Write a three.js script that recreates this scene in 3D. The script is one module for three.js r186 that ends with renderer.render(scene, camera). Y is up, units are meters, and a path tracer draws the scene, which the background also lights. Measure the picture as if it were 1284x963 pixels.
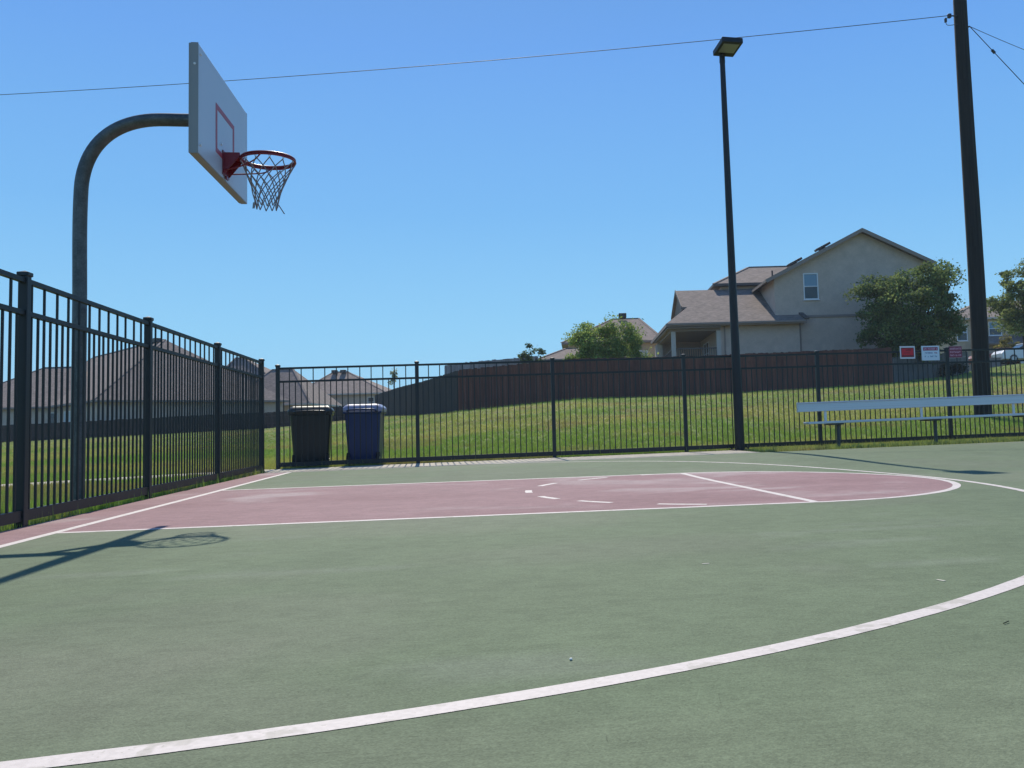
import * as THREE from 'three';
import { mergeGeometries, mergeVertices, toCreasedNormals } from 'three/addons/utils/BufferGeometryUtils.js';
import { RoundedBoxGeometry } from 'three/addons/geometries/RoundedBoxGeometry.js';

// ---------------------------------------------------------------- camera, sky, sun, exposure
const scene = new THREE.Scene();
const camera = new THREE.PerspectiveCamera(48.007, 4 / 3, 0.05, 3000);
{
  const yaw = 0.1347, pitch = 0.0671, roll = -0.0274;
  const f = new THREE.Vector3(Math.sin(yaw) * Math.cos(pitch), Math.sin(pitch), -Math.cos(yaw) * Math.cos(pitch));
  const r0 = new THREE.Vector3(Math.cos(yaw), 0, Math.sin(yaw));
  const u0 = new THREE.Vector3().crossVectors(r0, f);
  const up = u0.clone().multiplyScalar(Math.cos(roll)).addScaledVector(r0, -Math.sin(roll));
  camera.position.set(2.6058, 0.5947, 7.8802);
  camera.up.copy(up);
  camera.lookAt(camera.position.clone().add(f));
  camera.setViewOffset(1284, 963, -82.8, 20.6, 1284, 963);
}
scene.add(camera);
const renderer = new THREE.WebGLRenderer({ antialias: true });
renderer.setSize(1024, 768);
renderer.toneMapping = THREE.LinearToneMapping;
renderer.toneMappingExposure = 1.0;
renderer.shadowMap.enabled = true;

const SUN = new THREE.Vector3(-0.034, 1, -0.885).normalize();
const sun = new THREE.DirectionalLight(new THREE.Color().setRGB(1.0, 0.93, 0.80), 5.0);
sun.position.copy(SUN).multiplyScalar(120);
sun.castShadow = true;
sun.shadow.radius = 1;
Object.assign(sun.shadow.camera, { left: -70, right: 70, top: 70, bottom: -70, near: 1, far: 320 });
sun.shadow.mapSize.set(4096, 4096);
scene.add(sun); scene.add(sun.target);

{ // clear blue sky: pale cyan at the horizon, deeper towards the zenith, a soft aureole round the sun
  const W = 1024, H = 512, data = new Float32Array(W * H * 4);
  const stops = [[-90, .20, .24, .26], [-2, .26, .36, .42], [0, .37, .72, .96], [6, .295, .645, .955], [14, .20, .50, .91], [24, .145, .38, .86], [40, .078, .225, .58], [60, .046, .14, .40], [90, .036, .11, .33]];
  const d = new THREE.Vector3();
  for (let j = 0; j < H; j++) {
    const el = ((j + .5) / H - .5) * 180;
    let k = 0; while (k < stops.length - 2 && el > stops[k + 1][0]) k++;
    const a = stops[k], b = stops[k + 1], t = Math.min(1, Math.max(0, (el - a[0]) / (b[0] - a[0])));
    for (let i = 0; i < W; i++) {
      const az = ((i + .5) / W - .5) * 2 * Math.PI, ce = Math.cos(el * Math.PI / 180);
      d.set(Math.cos(az) * ce, Math.sin(el * Math.PI / 180), Math.sin(az) * ce);
      const c = Math.max(0, d.dot(SUN)), g = el > 0 ? 0.04 * Math.pow(c, 8) + 0.3 * Math.pow(c, 60) : 0;
      const o = (j * W + i) * 4;
      data[o] = a[1] + (b[1] - a[1]) * t + g; data[o + 1] = a[2] + (b[2] - a[2]) * t + g; data[o + 2] = a[3] + (b[3] - a[3]) * t + g * .9; data[o + 3] = 1;
    }
  }
  const tex = new THREE.DataTexture(data, W, H, THREE.RGBAFormat, THREE.FloatType);
  tex.mapping = THREE.EquirectangularReflectionMapping; tex.magFilter = THREE.LinearFilter; tex.minFilter = THREE.LinearFilter; tex.needsUpdate = true;
  scene.background = tex; scene.environment = tex;
}

// ---------------------------------------------------------------- helpers
function rng(seed) { let a = seed >>> 0; return () => { a = (a + 0x6D2B79F5) | 0; let t = Math.imul(a ^ (a >>> 15), 1 | a); t = (t + Math.imul(t ^ (t >>> 7), 61 | t)) ^ t; return ((t ^ (t >>> 14)) >>> 0) / 4294967296; }; }
const lerp = (a, b, t) => a + (b - a) * t, clamp = (x, a = 0, b = 1) => Math.min(b, Math.max(a, x));
const smooth = (a, b, x) => { const t = clamp((x - a) / (b - a)); return t * t * (3 - 2 * t); };
function hash2(x, y, s) { let h = Math.imul(x | 0, 374761393) ^ Math.imul(y | 0, 668265263) ^ Math.imul(s | 0, 1274126177); h = Math.imul(h ^ (h >>> 13), 1274126177); return ((h ^ (h >>> 16)) >>> 0) / 4294967296; }
function vnoise(x, y, s = 0, per = 0) {
  let xi = Math.floor(x), yi = Math.floor(y); const fx = x - xi, fy = y - yi;
  const w = v => per ? ((v % per) + per) % per : v;
  const a = hash2(w(xi), w(yi), s), b = hash2(w(xi + 1), w(yi), s), c = hash2(w(xi), w(yi + 1), s), d = hash2(w(xi + 1), w(yi + 1), s);
  const u = fx * fx * (3 - 2 * fx), v = fy * fy * (3 - 2 * fy);
  return lerp(lerp(a, b, u), lerp(c, d, u), v);
}
function fbm(x, y, s = 0, oct = 4, per = 0) { let a = .5, r = 0, n = 0; for (let i = 0; i < oct; i++) { r += a * vnoise(x, y, s + i * 17, per); n += a; a *= .5; x *= 2; y *= 2; if (per) per *= 2; } return r / n; }

const taken = new Map();
function numbered(n) { const k = taken.get(n) || 0; taken.set(n, k + 1); return k ? `${n}_${String(k).padStart(3, '0')}` : n; }
function shadow(o) { o.traverse(m => { if (m.isMesh) { m.castShadow = true; m.receiveShadow = true; } }); return o; }
function thing(name, label, category, [x, y, z] = [0, 0, 0], turn = 0, group) {
  const o = new THREE.Group(); o.name = numbered(name); o.position.set(x, y, z); o.rotation.y = turn;
  o.userData = { label, category }; if (group) o.userData.group = group; scene.add(o); return o;
}
function part(name, geo, mat, parent) {
  const g = Array.isArray(geo) ? (geo.length > 1 ? mergeGeometries(geo.map(q => norm(q))) : geo[0]) : geo;
  const m = new THREE.Mesh(g, mat); m.name = name; m.castShadow = m.receiveShadow = true; parent.add(m); return m;
}
function norm(g) { // same attributes everywhere so that pieces merge
  const o = g.index ? g.toNonIndexed() : g.clone();
  for (const k of Object.keys(o.attributes)) if (!['position', 'normal', 'uv', 'color'].includes(k)) o.deleteAttribute(k);
  if (!o.attributes.normal) o.computeVertexNormals();
  if (!o.attributes.uv) o.setAttribute('uv', new THREE.BufferAttribute(new Float32Array(o.attributes.position.count * 2), 2));
  return o;
}
function single(name, geo, mat, label, category, group) { const m = part(numbered(name), geo, mat, scene); m.userData = { label, category }; if (group) m.userData.group = group; return m; }
function struct(name, geo, mat) { const m = part(numbered(name), geo, mat, scene); m.userData = { kind: 'structure' }; return m; }
function metreUV(g) { // box-mapped uv in metres
  const o = g.index ? g.toNonIndexed() : g; if (!o.attributes.normal) o.computeVertexNormals();
  const p = o.attributes.position, uv = new Float32Array(p.count * 2);
  const a = new THREE.Vector3(), b = new THREE.Vector3(), c = new THREE.Vector3(), n = new THREE.Vector3();
  for (let i = 0; i < p.count; i += 3) {
    a.fromBufferAttribute(p, i); b.fromBufferAttribute(p, i + 1); c.fromBufferAttribute(p, i + 2);
    n.subVectors(b, a).cross(c.clone().sub(a)); const ax = Math.abs(n.x), ay = Math.abs(n.y), az = Math.abs(n.z);
    for (let k = 0; k < 3; k++) { const x = p.getX(i + k), y = p.getY(i + k), z = p.getZ(i + k); const q = (i + k) * 2;
      if (ay >= ax && ay >= az) { uv[q] = x; uv[q + 1] = z; } else if (ax >= az) { uv[q] = z; uv[q + 1] = y; } else { uv[q] = x; uv[q + 1] = y; } }
  }
  o.setAttribute('uv', new THREE.BufferAttribute(uv, 2)); return o;
}
function box(x0, x1, y0, y1, z0, z1) { const g = new THREE.BoxGeometry(x1 - x0, y1 - y0, z1 - z0); g.translate((x0 + x1) / 2, (y0 + y1) / 2, (z0 + z1) / 2); return metreUV(g); }
function rbox(x0, x1, y0, y1, z0, z1, r = .004, seg = 1) { const g = new RoundedBoxGeometry(x1 - x0, y1 - y0, z1 - z0, seg, r); g.translate((x0 + x1) / 2, (y0 + y1) / 2, (z0 + z1) / 2); return g; }
function tube(pts, r, rad = 8, seg, closed = false) { const c = pts.length === 2 ? new THREE.LineCurve3(...pts.map(p => new THREE.Vector3(...p))) : new THREE.CatmullRomCurve3(pts.map(p => new THREE.Vector3(...p)), closed); return new THREE.TubeGeometry(c, seg || Math.max(1, (pts.length - 1) * 6), r, rad, closed); }
function bar(a, b, w, h) { // square bar from a to b
  const A = new THREE.Vector3(...a), B = new THREE.Vector3(...b), L = A.distanceTo(B), g = new THREE.BoxGeometry(w, h, L);
  const m = new THREE.Matrix4().lookAt(A, B, new THREE.Vector3(0, 1, .001)); g.applyMatrix4(m); g.translate((A.x + B.x) / 2, (A.y + B.y) / 2, (A.z + B.z) / 2); return metreUV(g);
}
function taper(a, b, r0, r1, rad = 7) { const A = new THREE.Vector3(...a), B = new THREE.Vector3(...b), L = A.distanceTo(B), g = new THREE.CylinderGeometry(r1, r0, L, rad, 1); g.translate(0, L / 2, 0); g.applyQuaternion(new THREE.Quaternion().setFromUnitVectors(new THREE.Vector3(0, 1, 0), B.clone().sub(A).normalize())); g.translate(...a); return g; }
function quads(list) { // list of polygons (3 or 4 points), flat shaded, uv in metres along the surface
  const P = [], U = [];
  for (const poly of list) {
    const v = poly.map(q => new THREE.Vector3(...q)); const n = new THREE.Vector3().subVectors(v[1], v[0]).cross(v[2].clone().sub(v[0])).normalize();
    let ex = new THREE.Vector3(0, 1, 0).cross(n); if (ex.lengthSq() < 1e-6) ex.set(1, 0, 0); ex.normalize(); const ey = n.clone().cross(ex);
    for (let k = 1; k < v.length - 1; k++) for (const q of [v[0], v[k], v[k + 1]]) { P.push(q.x, q.y, q.z); U.push(q.dot(ex), q.dot(ey)); }
  }
  const g = new THREE.BufferGeometry(); g.setAttribute('position', new THREE.Float32BufferAttribute(P, 3)); g.setAttribute('uv', new THREE.Float32BufferAttribute(U, 2)); g.computeVertexNormals(); return g;
}
function slab(poly, t) { // roof plane with thickness t downwards
  const lo = poly.map(q => [q[0], q[1] - t, q[2]]), L = [poly, [...lo].reverse()];
  for (let i = 0; i < poly.length; i++) { const j = (i + 1) % poly.length; L.push([poly[i], lo[i], lo[j], poly[j]]); }
  return quads(L);
}
const RGB = (r, g, b) => new THREE.Color().setRGB(r, g, b);
function std(r, g, b, rough = .8, extra = {}) { return new THREE.MeshStandardMaterial({ color: RGB(r, g, b), roughness: rough, metalness: 0, ...extra }); }
function texture(n, fn, srgb = true, rep = 1) { // fn(u, v) -> [r, g, b] (0..1, display values) on a tile
  const d = new Uint8Array(n * n * 4);
  for (let j = 0; j < n; j++) for (let i = 0; i < n; i++) { const c = fn(i / n, j / n), o = (j * n + i) * 4; d[o] = clamp(c[0]) * 255; d[o + 1] = clamp(c[1]) * 255; d[o + 2] = clamp(c[2]) * 255; d[o + 3] = 255; }
  const t = new THREE.DataTexture(d, n, n, THREE.RGBAFormat); t.wrapS = t.wrapT = THREE.RepeatWrapping; t.magFilter = THREE.LinearFilter; t.minFilter = THREE.LinearMipmapLinearFilter; t.generateMipmaps = true;
  if (srgb) t.colorSpace = THREE.SRGBColorSpace; t.repeat.set(rep, rep); t.needsUpdate = true; return t;
}
const grey = v => [v, v, v];

// ---------------------------------------------------------------- the lie of the land
const CX = 2.6058, CZ = 7.8802, FH = [0.1343, -0.991], RH = [0.991, 0.1343], TURN = -0.1347;   // the street behind runs square to this frame
const field = (s, d) => [CX + s * RH[0] + d * FH[0], CZ + s * RH[1] + d * FH[1]];
const courtH = (x, z) => 0.0095 * clamp(x + .5, 0, 15) * (1 - smooth(-5, -.6, z));
const TA = [-.67, -.36, -.2, -.14, 0, .125, .35, .44, .52], TD = [60, 62, 56, 40, 40, 41, 44, 47, 70], TY = [.5, .98, 1.6, 1.44, 1.85, 1.88, 2.26, 2.75, 4.7];
function table(T, a) { if (a <= TA[0]) return T[0]; for (let i = 0; i < TA.length - 1; i++) if (a <= TA[i + 1]) return lerp(T[i], T[i + 1], (a - TA[i]) / (TA[i + 1] - TA[i])); return T[T.length - 1]; }
function land(x, z) {
  const dx = x - CX, dz = z - CZ, d = dx * FH[0] + dz * FH[1], s = dx * RH[0] + dz * RH[1];
  const base = courtH(x, z) - .035; if (d < 5) return base;
  const a = clamp(s / d, -.67, .52), d0 = 15.9 / (.991 - .1343 * a); if (d <= d0) return base;
  const D = table(TD, a), Y = table(TY, a), t = (d - d0) / (D - d0);
  const y = t <= 1 ? base + (Y - base) * (1.25 * t - .25 * t * t) : Y + Math.min(d - D, 30) * (Y - base) / (D - d0) * .6;
  return y + .03 * (vnoise(x * .35, z * .35, 5) - .5) * clamp((d - d0) / 6);
}
const landAt = (s, d) => land(...field(s, d));

// ---------------------------------------------------------------- materials
const scratch = new Float32Array(1024 * 1024); { const r = rng(404); for (let k = 0; k < 420; k++) { let x = r() * 1024, y = r() * 1024, a = r() < .7 ? (r() - .5) * .7 : r() * 6.28; const L = 8 + r() * r() * 110, w = (r() < .75 ? 1 : -1) * (.05 + r() * .16), bend = (r() - .5) * .02; for (let i = 0; i < L; i++) { const q = (((y | 0) + 2048) % 1024) * 1024 + (((x | 0) + 2048) % 1024), f = Math.sin(Math.PI * i / L); scratch[q] += w * f; x += Math.cos(a); y += Math.sin(a); a += bend; } } }
const courtTex = texture(1024, (u, v) => {
  const f = vnoise(u * 512, v * 512, 1, 512), f2 = vnoise(u * 256, v * 256, 2, 256), m = fbm(u * 24, v * 24, 3, 4, 24), st = vnoise(u * 20, v * 260, 4, 20 * 13 === 260 ? 260 : 260);
  const speck = vnoise(u * 400, v * 400, 9, 400) > .955 ? .17 : 0, dark = vnoise(u * 330, v * 330, 11, 330) > .96 ? -.15 : 0;
  const k = .90 + .13 * (f - .5) + .08 * (f2 - .5) + .10 * (m - .5) + .05 * (st - .5) + speck + dark + scratch[Math.floor(v * 1024) * 1024 + Math.floor(u * 1024)];
  return [k, k, k * .99];
}, true);
const lineTex = texture(1024, (u, v) => { const w = smooth(.60, .72, fbm(u * 40, v * 40, 421, 4, 40)) * .28 + (vnoise(u * 300, v * 300, 425, 300) > .93 ? .35 : 0), k = .97 + .07 * (vnoise(u * 256, v * 256, 423, 256) - .5); return [lerp(k, .62, w), lerp(k, .64, w), lerp(k, .58, w)]; });
lineTex.repeat.set(.45, .45);
const courtBump = texture(512, (u, v) => grey(.5 + .5 * (vnoise(u * 256, v * 256, 21, 256) - .5) + .35 * (vnoise(u * 128, v * 128, 22, 128) - .5)), false);
courtBump.repeat.set(2, 2);
courtTex.repeat.set(.62, .62);
const M = {};
M.court = new THREE.MeshPhysicalMaterial({ specularIntensity: .35, vertexColors: true, map: courtTex, bumpMap: courtBump, bumpScale: .0012, roughness: .82 });
M.linePaint = new THREE.MeshStandardMaterial({ color: RGB(.62, .555, .52), map: lineTex, bumpMap: courtBump, bumpScale: .0003, roughness: .7 });
M.fence = std(.008, .012, .0135, .5);
const grainT = texture(256, (u, v) => { const k = .86 + .22 * (fbm(u * 40, v * 6, 31, 3, 0) - .5) + .1 * (vnoise(u * 128, v * 128, 33, 128) - .5); return [k, k, k]; });
M.fencePost = std(.009, .013, .015, .48);
const galvT = texture(512, (u, v) => { const k = .8 + .3 * (fbm(u * 14, v * 14, 41, 4, 14) - .5) + .15 * (vnoise(u * 120, v * 120, 43, 120) - .5); return [k, k, k]; });
M.galv = new THREE.MeshStandardMaterial({ color: RGB(.15, .165, .165), map: galvT, roughness: .5, metalness: .35 });
M.board = std(.50, .53, .58, .38); M.boardEdge = std(.27, .27, .27, .5);
M.red = std(.22, .012, .022, .38); M.redPaint = std(.42, .06, .075, .5); M.net = std(.22, .2, .21, .8); M.steel = std(.4, .4, .42, .35, { metalness: .8 });
M.lightPole = std(.006, .006, .008, .5); M.lens = std(.24, .25, .24, .35);
const alumT = texture(256, (u, v) => grey(.82 + .16 * (fbm(u * 3, v * 90, 51, 3) - .5)));
M.alum = new THREE.MeshStandardMaterial({ color: RGB(.84, .88, .95), map: alumT, roughness: .34, metalness: .4 });
M.benchLeg = std(.045, .05, .055, .5);
const woodT = texture(512, (u, v) => { const k = .78 + .34 * (fbm(u * 60, v * 5, 61, 4) - .5) + .12 * (vnoise(u * 200, v * 12, 63) - .5); return [k, k * .99, k * .97]; });
M.pole = new THREE.MeshStandardMaterial({ color: RGB(.040, .036, .034), map: woodT, bumpMap: woodT, bumpScale: .006, roughness: .9 });
M.fenceWood = new THREE.MeshStandardMaterial({ vertexColors: true, map: woodT, roughness: .9 });
M.wire = std(.03, .03, .035, .6);
M.binGreen = std(.010, .018, .022, .34); M.binBlue = std(.006, .030, .115, .36); M.tyre = std(.012, .012, .013, .8);
const concT = texture(512, (u, v) => { const k = .86 + .2 * (fbm(u * 10, v * 10, 71, 5, 10) - .5) + .12 * (vnoise(u * 200, v * 200, 73, 200) - .5); return [k, k * .985, k * .95]; });
concT.repeat.set(.5, .5);
M.concrete = new THREE.MeshStandardMaterial({ color: RGB(.60, .55, .47), map: concT, bumpMap: concT, bumpScale: .003, roughness: .9 });
const lawnT = texture(1024, (u, v) => {
  const a = fbm(u * 90, v * 90, 81, 3, 90), b = fbm(u * 18, v * 18, 83, 3, 18), c = vnoise(u * 300, v * 300, 85, 300);
  const k = .74 + .55 * (a - .5) + .35 * (c - .5) + .25 * (b - .5); return [k * (1.02 + .2 * (b - .5)), k, k * .9];
});
lawnT.repeat.set(.25, .25);
M.lawn = new THREE.MeshStandardMaterial({ vertexColors: true, map: lawnT, bumpMap: lawnT, bumpScale: .012, roughness: 1 });
M.blade = new THREE.MeshPhysicalMaterial({ color: 0xffffff, roughness: .9, transmission: .45, thickness: 0, side: THREE.DoubleSide });
const shingleT = texture(512, (u, v) => {
  const row = Math.floor(v * 14), off = hash2(row, 7, 1), col = Math.floor((u + off) * 12), e = (v * 14) % 1;
  const k = .84 + .11 * (hash2(((col % 12) + 12) % 12, row, 3) - .5) + .16 * (vnoise(u * 180, v * 180, 91, 180) - .5) + .18 * (fbm(u * 6, v * 6, 92, 3, 6) - .5) - (e < .1 ? .12 : 0);
  return [k, k * .985, k * .97];
});
shingleT.repeat.set(.5, .5);
const stuccoT = texture(512, (u, v) => { const k = .9 + .12 * (fbm(u * 8, v * 8, 101, 4, 8) - .5) + .08 * (vnoise(u * 160, v * 160, 103, 160) - .5); return [k, k, k]; });
stuccoT.repeat.set(.35, .35);
const roofMat = (r, g, b) => new THREE.MeshStandardMaterial({ color: RGB(r, g, b), map: shingleT, bumpMap: shingleT, bumpScale: .012, roughness: .95 });
const wallMat = (r, g, b) => new THREE.MeshStandardMaterial({ color: RGB(r, g, b), map: stuccoT, bumpMap: stuccoT, bumpScale: .004, roughness: .95 });
M.roofBrown = roofMat(.31, .25, .225); M.roofTaupe = roofMat(.32, .26, .228);
M.wallTan = wallMat(.68, .53, .43); M.wallSand = wallMat(.62, .49, .34);
M.trim = std(.27, .21, .18, .7); M.trimDark = std(.10, .085, .08, .7); M.trimPale = std(.50, .45, .40, .7); M.white = std(.75, .75, .76, .5);
M.glass = std(.03, .045, .06, .06); M.glassBlue = std(.16, .27, .36, .1); M.blind = std(.5, .55, .58, .5);
M.vent = std(.03, .03, .032, .6);
M.bark = new THREE.MeshStandardMaterial({ color: RGB(.09, .07, .055), map: woodT, bumpMap: woodT, bumpScale: .01, roughness: .95 });
M.leaf = new THREE.MeshPhysicalMaterial({ vertexColors: true, roughness: 1, specularIntensity: .25, transmission: .45, thickness: 0, side: THREE.DoubleSide });

// ---------------------------------------------------------------- terrain
function axis(lo, hi, fine0, fine1, step, grow) { const L = []; let x = fine0; while (x <= fine1) { L.push(x); x += step; } let s = step; while (x < hi) { L.push(x); s *= grow; x += s; } L.push(hi); x = fine0; s = step; const P = []; while (x > lo) { s *= grow; x -= s; P.unshift(Math.max(x, lo)); } return [...P, ...L]; }
function gridMesh(xs, zs, yf, cf) {
  const nx = xs.length, nz = zs.length, P = new Float32Array(nx * nz * 3), U = new Float32Array(nx * nz * 2), C = cf ? new Float32Array(nx * nz * 3) : null, I = [];
  for (let j = 0; j < nz; j++) for (let i = 0; i < nx; i++) { const k = j * nx + i, x = xs[i], z = typeof zs[j] === 'function' ? zs[j](x) : zs[j]; P[k * 3] = x; P[k * 3 + 1] = yf(x, z); P[k * 3 + 2] = z; U[k * 2] = x; U[k * 2 + 1] = -z; if (C) { const c = cf(x, z); C[k * 3] = c[0]; C[k * 3 + 1] = c[1]; C[k * 3 + 2] = c[2]; } }
  for (let j = 0; j < nz - 1; j++) for (let i = 0; i < nx - 1; i++) { const a = j * nx + i, b = a + 1, c = a + nx, d = c + 1; I.push(a, c, b, b, c, d); }
  const g = new THREE.BufferGeometry(); g.setAttribute('position', new THREE.BufferAttribute(P, 3)); g.setAttribute('uv', new THREE.BufferAttribute(U, 2)); if (C) g.setAttribute('color', new THREE.BufferAttribute(C, 3)); g.setIndex(I); g.computeVertexNormals(); return g;
}
const range = (a, b, n) => Array.from({ length: n + 1 }, (_, i) => lerp(a, b, i / n));
function lawnColour(x, z) { // dry yellow-green turf with greener and browner patches
  const p = fbm(x * .22, z * .3, 201, 4), q = fbm(x * .6 + 9, z * .9, 205, 3), r = fbm(x * .09, z * .12, 207, 3);
  const dry = smooth(.42, .66, p), brown = smooth(.55, .75, q) * .6, lush = smooth(.5, .7, r) * .5;
  let c = [lerp(.20, .32, dry), lerp(.295, .34, dry), lerp(.045, .08, dry)];
  c = [lerp(c[0], .30, brown), lerp(c[1], .22, brown), lerp(c[2], .09, brown)];
  c = [lerp(c[0], .15, lush), lerp(c[1], .26, lush), lerp(c[2], .035, lush)];
  return c;
}
struct('ground', gridMesh(axis(-500, 500, -26, 34, .5, 1.12), axis(-700, 90, -42, 14, .5, 1.12), land, lawnColour), M.lawn);

// ---------------------------------------------------------------- court
const X0 = -.42, X1 = 16, Z0 = -5.75, Z1 = 10.5, KW = 1.915, FT = 5.114, RC = 1.92, HX = .9235, R3 = 6.19, LW = .064;
function greenColour(x, z) {
  const w = fbm(x * .7 + 3, z * .7, 301, 4), dust = smooth(.46, .72, fbm(x * .42 + 1.7 * w, z * .55, 303, 4)), grime = smooth(.52, .75, fbm(x * 1.5, z * 1.1 + w, 307, 4)), pinkish = smooth(.56, .72, fbm(x * .55 + 40, z * .8, 311, 4));
  const scuff = smooth(.70, .82, fbm(x * 1.2 + 3 * w, z * 7, 315, 3)) * .35, k = .94 + .16 * (fbm(x * 4, z * 4, 317, 3) - .5);
  let c = [.174, .224, .136];
  const mix = (t, r, g, b) => { c = [lerp(c[0], r, t), lerp(c[1], g, t), lerp(c[2], b, t)]; };
  mix(dust * .5, .232, .255, .18); mix(grime * .25, .13, .178, .108); mix(pinkish * .2, .21, .20, .17); mix(scuff * .8, .29, .32, .26);
  return c.map(v => v * k);
}
function pinkColour(x, z) {
  const w = fbm(x * .8 + 7, z * .8, 331, 3), sw = smooth(.55, .78, fbm(x * .9 + 2.6 * w, z * 1.6 + 2 * w, 333, 4)), gr = smooth(.5, .75, fbm(x * .5 + 20, z * 1.1, 335, 4));
  const k = .95 + .16 * (fbm(x * 5, z * 5, 337, 3) - .5); let c = [.365, .225, .235];
  const mix = (t, r, g, b) => { c = [lerp(c[0], r, t), lerp(c[1], g, t), lerp(c[2], b, t)]; };
  mix(sw * .85, .50, .39, .39); mix(gr * .45, .29, .165, .175);
  return c.map(v => v * k);
}
const cy = o => (x, z) => courtH(x, z) + o;
{
  const top = gridMesh(range(X0, X1, 150), range(Z0, Z1, 150), cy(0), greenColour);
  const skirt = []; const N = 24, e = (x, z) => [x, courtH(x, z), z];
  const run = (f) => { for (let i = 0; i < N; i++) { const a = f(i / N), b = f((i + 1) / N); skirt.push([a, [a[0], a[1] - .15, a[2]], [b[0], b[1] - .15, b[2]], b]); } };
  run(t => e(X0, lerp(Z0, Z1, t))); run(t => e(lerp(X1, X0, t), Z0));
  const sg = quads(skirt), n = sg.attributes.position.count, col = new Float32Array(n * 3); for (let i = 0; i < n; i++) { col[i * 3] = .2; col[i * 3 + 1] = .2; col[i * 3 + 2] = .17; } sg.setAttribute('color', new THREE.BufferAttribute(col, 3));
  const t2 = top.toNonIndexed(); const court = part('basketball_court', mergeGeometries([t2, sg]), M.court, scene); court.userData = { kind: 'structure' };
  // pink key with its round end, and the pink apron behind the baseline
  const xs = [...range(0, FT, 56), ...range(FT, FT + RC, 44).slice(1)], zh = x => x <= FT ? KW : Math.sqrt(Math.max(0, RC * RC - (x - FT) ** 2)), cols = range(-1, 1, 44);
  const key = gridMesh(xs, cols.map(c => (x => c * zh(x))), cy(.0006), pinkColour); part('key_paint', key, M.court, court);
  part('apron_paint', gridMesh(range(X0 + .003, 0, 5), range(Z0 + .003, Z1, 130), cy(.0006), pinkColour), M.court, court);
  const strip = (name, f, n, w = LW, closed = false) => { // painted line following f(t) -> [x, z]
    const P = [], U = [], I = [], r = rng(n + 5);
    for (let i = 0; i <= n; i++) { const t = i / n, a = f(Math.max(0, t - .001)), b = f(Math.min(1, t + .001)), p = f(t); const dx = b[0] - a[0], dz = b[1] - a[1], L = Math.hypot(dx, dz), nx = -dz / L, nz = dx / L;
      for (const sd of [-1, 1]) { const ww = w / 2 + (r() - .5) * .003, x = p[0] + nx * ww * sd, z = p[1] + nz * ww * sd; P.push(x, courtH(x, z) + .0011, z); U.push(x, -z); } }
    for (let i = 0; i < n; i++) { const a = i * 2; I.push(a, a + 2, a + 1, a + 1, a + 2, a + 3); }
    const g = new THREE.BufferGeometry(); g.setAttribute('position', new THREE.Float32BufferAttribute(P, 3)); g.setAttribute('uv', new THREE.Float32BufferAttribute(U, 2)); g.setIndex(I); g.computeVertexNormals();
    const nn = g.attributes.normal; if (nn.getY(0) < 0) { g.setIndex(I.map((v, k) => I[k - (k % 3) + [0, 2, 1][k % 3]])); g.computeVertexNormals(); }
    const m = part(name, g, M.linePaint, court); return m;
  };
  strip('baseline', t => [0, lerp(Z0 + .01, Z1 - .5, t)], 90);
  strip('lane_line', t => [lerp(LW / 2, FT, t), KW], 60); strip('lane_line', t => [lerp(LW / 2, FT, t), -KW], 60);
  strip('free_throw_line', t => [FT, lerp(-KW + LW / 2, KW - LW / 2, t)], 30);
  strip('free_throw_circle', t => { const a = lerp(-Math.PI / 2, Math.PI / 2, t); return [FT + .001 + RC * Math.cos(a), RC * Math.sin(a)]; }, 90);
  for (const [c, h] of [[-3.5, 4.5], [19.5, 5], [38.5, 5.2], [61, 5.5], [-30, 6], [-55, 6.4], [-80, 5]]) strip('circle_dash', t => { const a = (c + lerp(-h, h, t)) * Math.PI / 180; return [FT - RC * Math.cos(a), RC * Math.sin(a)]; }, 8);
  const arc = strip('three_point_line', t => { // straight runs from the baseline, then the arc; it touches the free throw circle at its top
    const a = lerp(-1.47, 1.47, t); return [HX + R3 * Math.cos(a), R3 * Math.sin(a)]; }, 260);
  arc.position.y += .0003;
  for (const sgn of [-1, 1]) strip('three_point_line', t => [lerp(LW / 2 + .002, HX + R3 * Math.cos(1.47), t), sgn * R3 * Math.sin(1.47)], 12);
}
// concrete walk between court and fence, and the path through the gap across the lawn
struct('concrete_walk', (() => { const xs = range(-.62, 7.5, 40); return gridMesh(xs, [x => -7.42 + .05 * vnoise(x, 1, 4), -6.9, -6.3, Z0 - .012], (x, z) => courtH(x, z) - .006); })(), M.concrete);
{
  const c = new THREE.CatmullRomCurve3([[-.45, -6.86], [-1.3, -6.42], [-2.25, -5.75], [-3.3, -4.85], [-6, -2.6], [-12, 2]].map(p => new THREE.Vector3(p[0], 0, p[1]))), P = [], U = [], I = [], n = 60;
  for (let i = 0; i <= n; i++) { const p = c.getPoint(i / n), t = c.getTangent(i / n), nx = -t.z, nz = t.x; for (const [s, dy] of [[-.48, -.1], [-.48, .0], [.48, .0], [.48, -.1]]) { const x = p.x + nx * s, z = p.z + nz * s; P.push(x, Math.max(land(x, z), -.03) + .03 + dy, z); U.push(x, -z); } }
  for (let i = 0; i < n; i++) for (let k = 0; k < 3; k++) { const a = i * 4 + k; I.push(a, a + 1, a + 4, a + 1, a + 5, a + 4); }
  const g = new THREE.BufferGeometry(); g.setAttribute('position', new THREE.Float32BufferAttribute(P, 3)); g.setAttribute('uv', new THREE.Float32BufferAttribute(U, 2)); g.setIndex(I); g.computeVertexNormals();
  struct('footpath', toCreasedNormals(g, .5), M.concrete);
}
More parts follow.
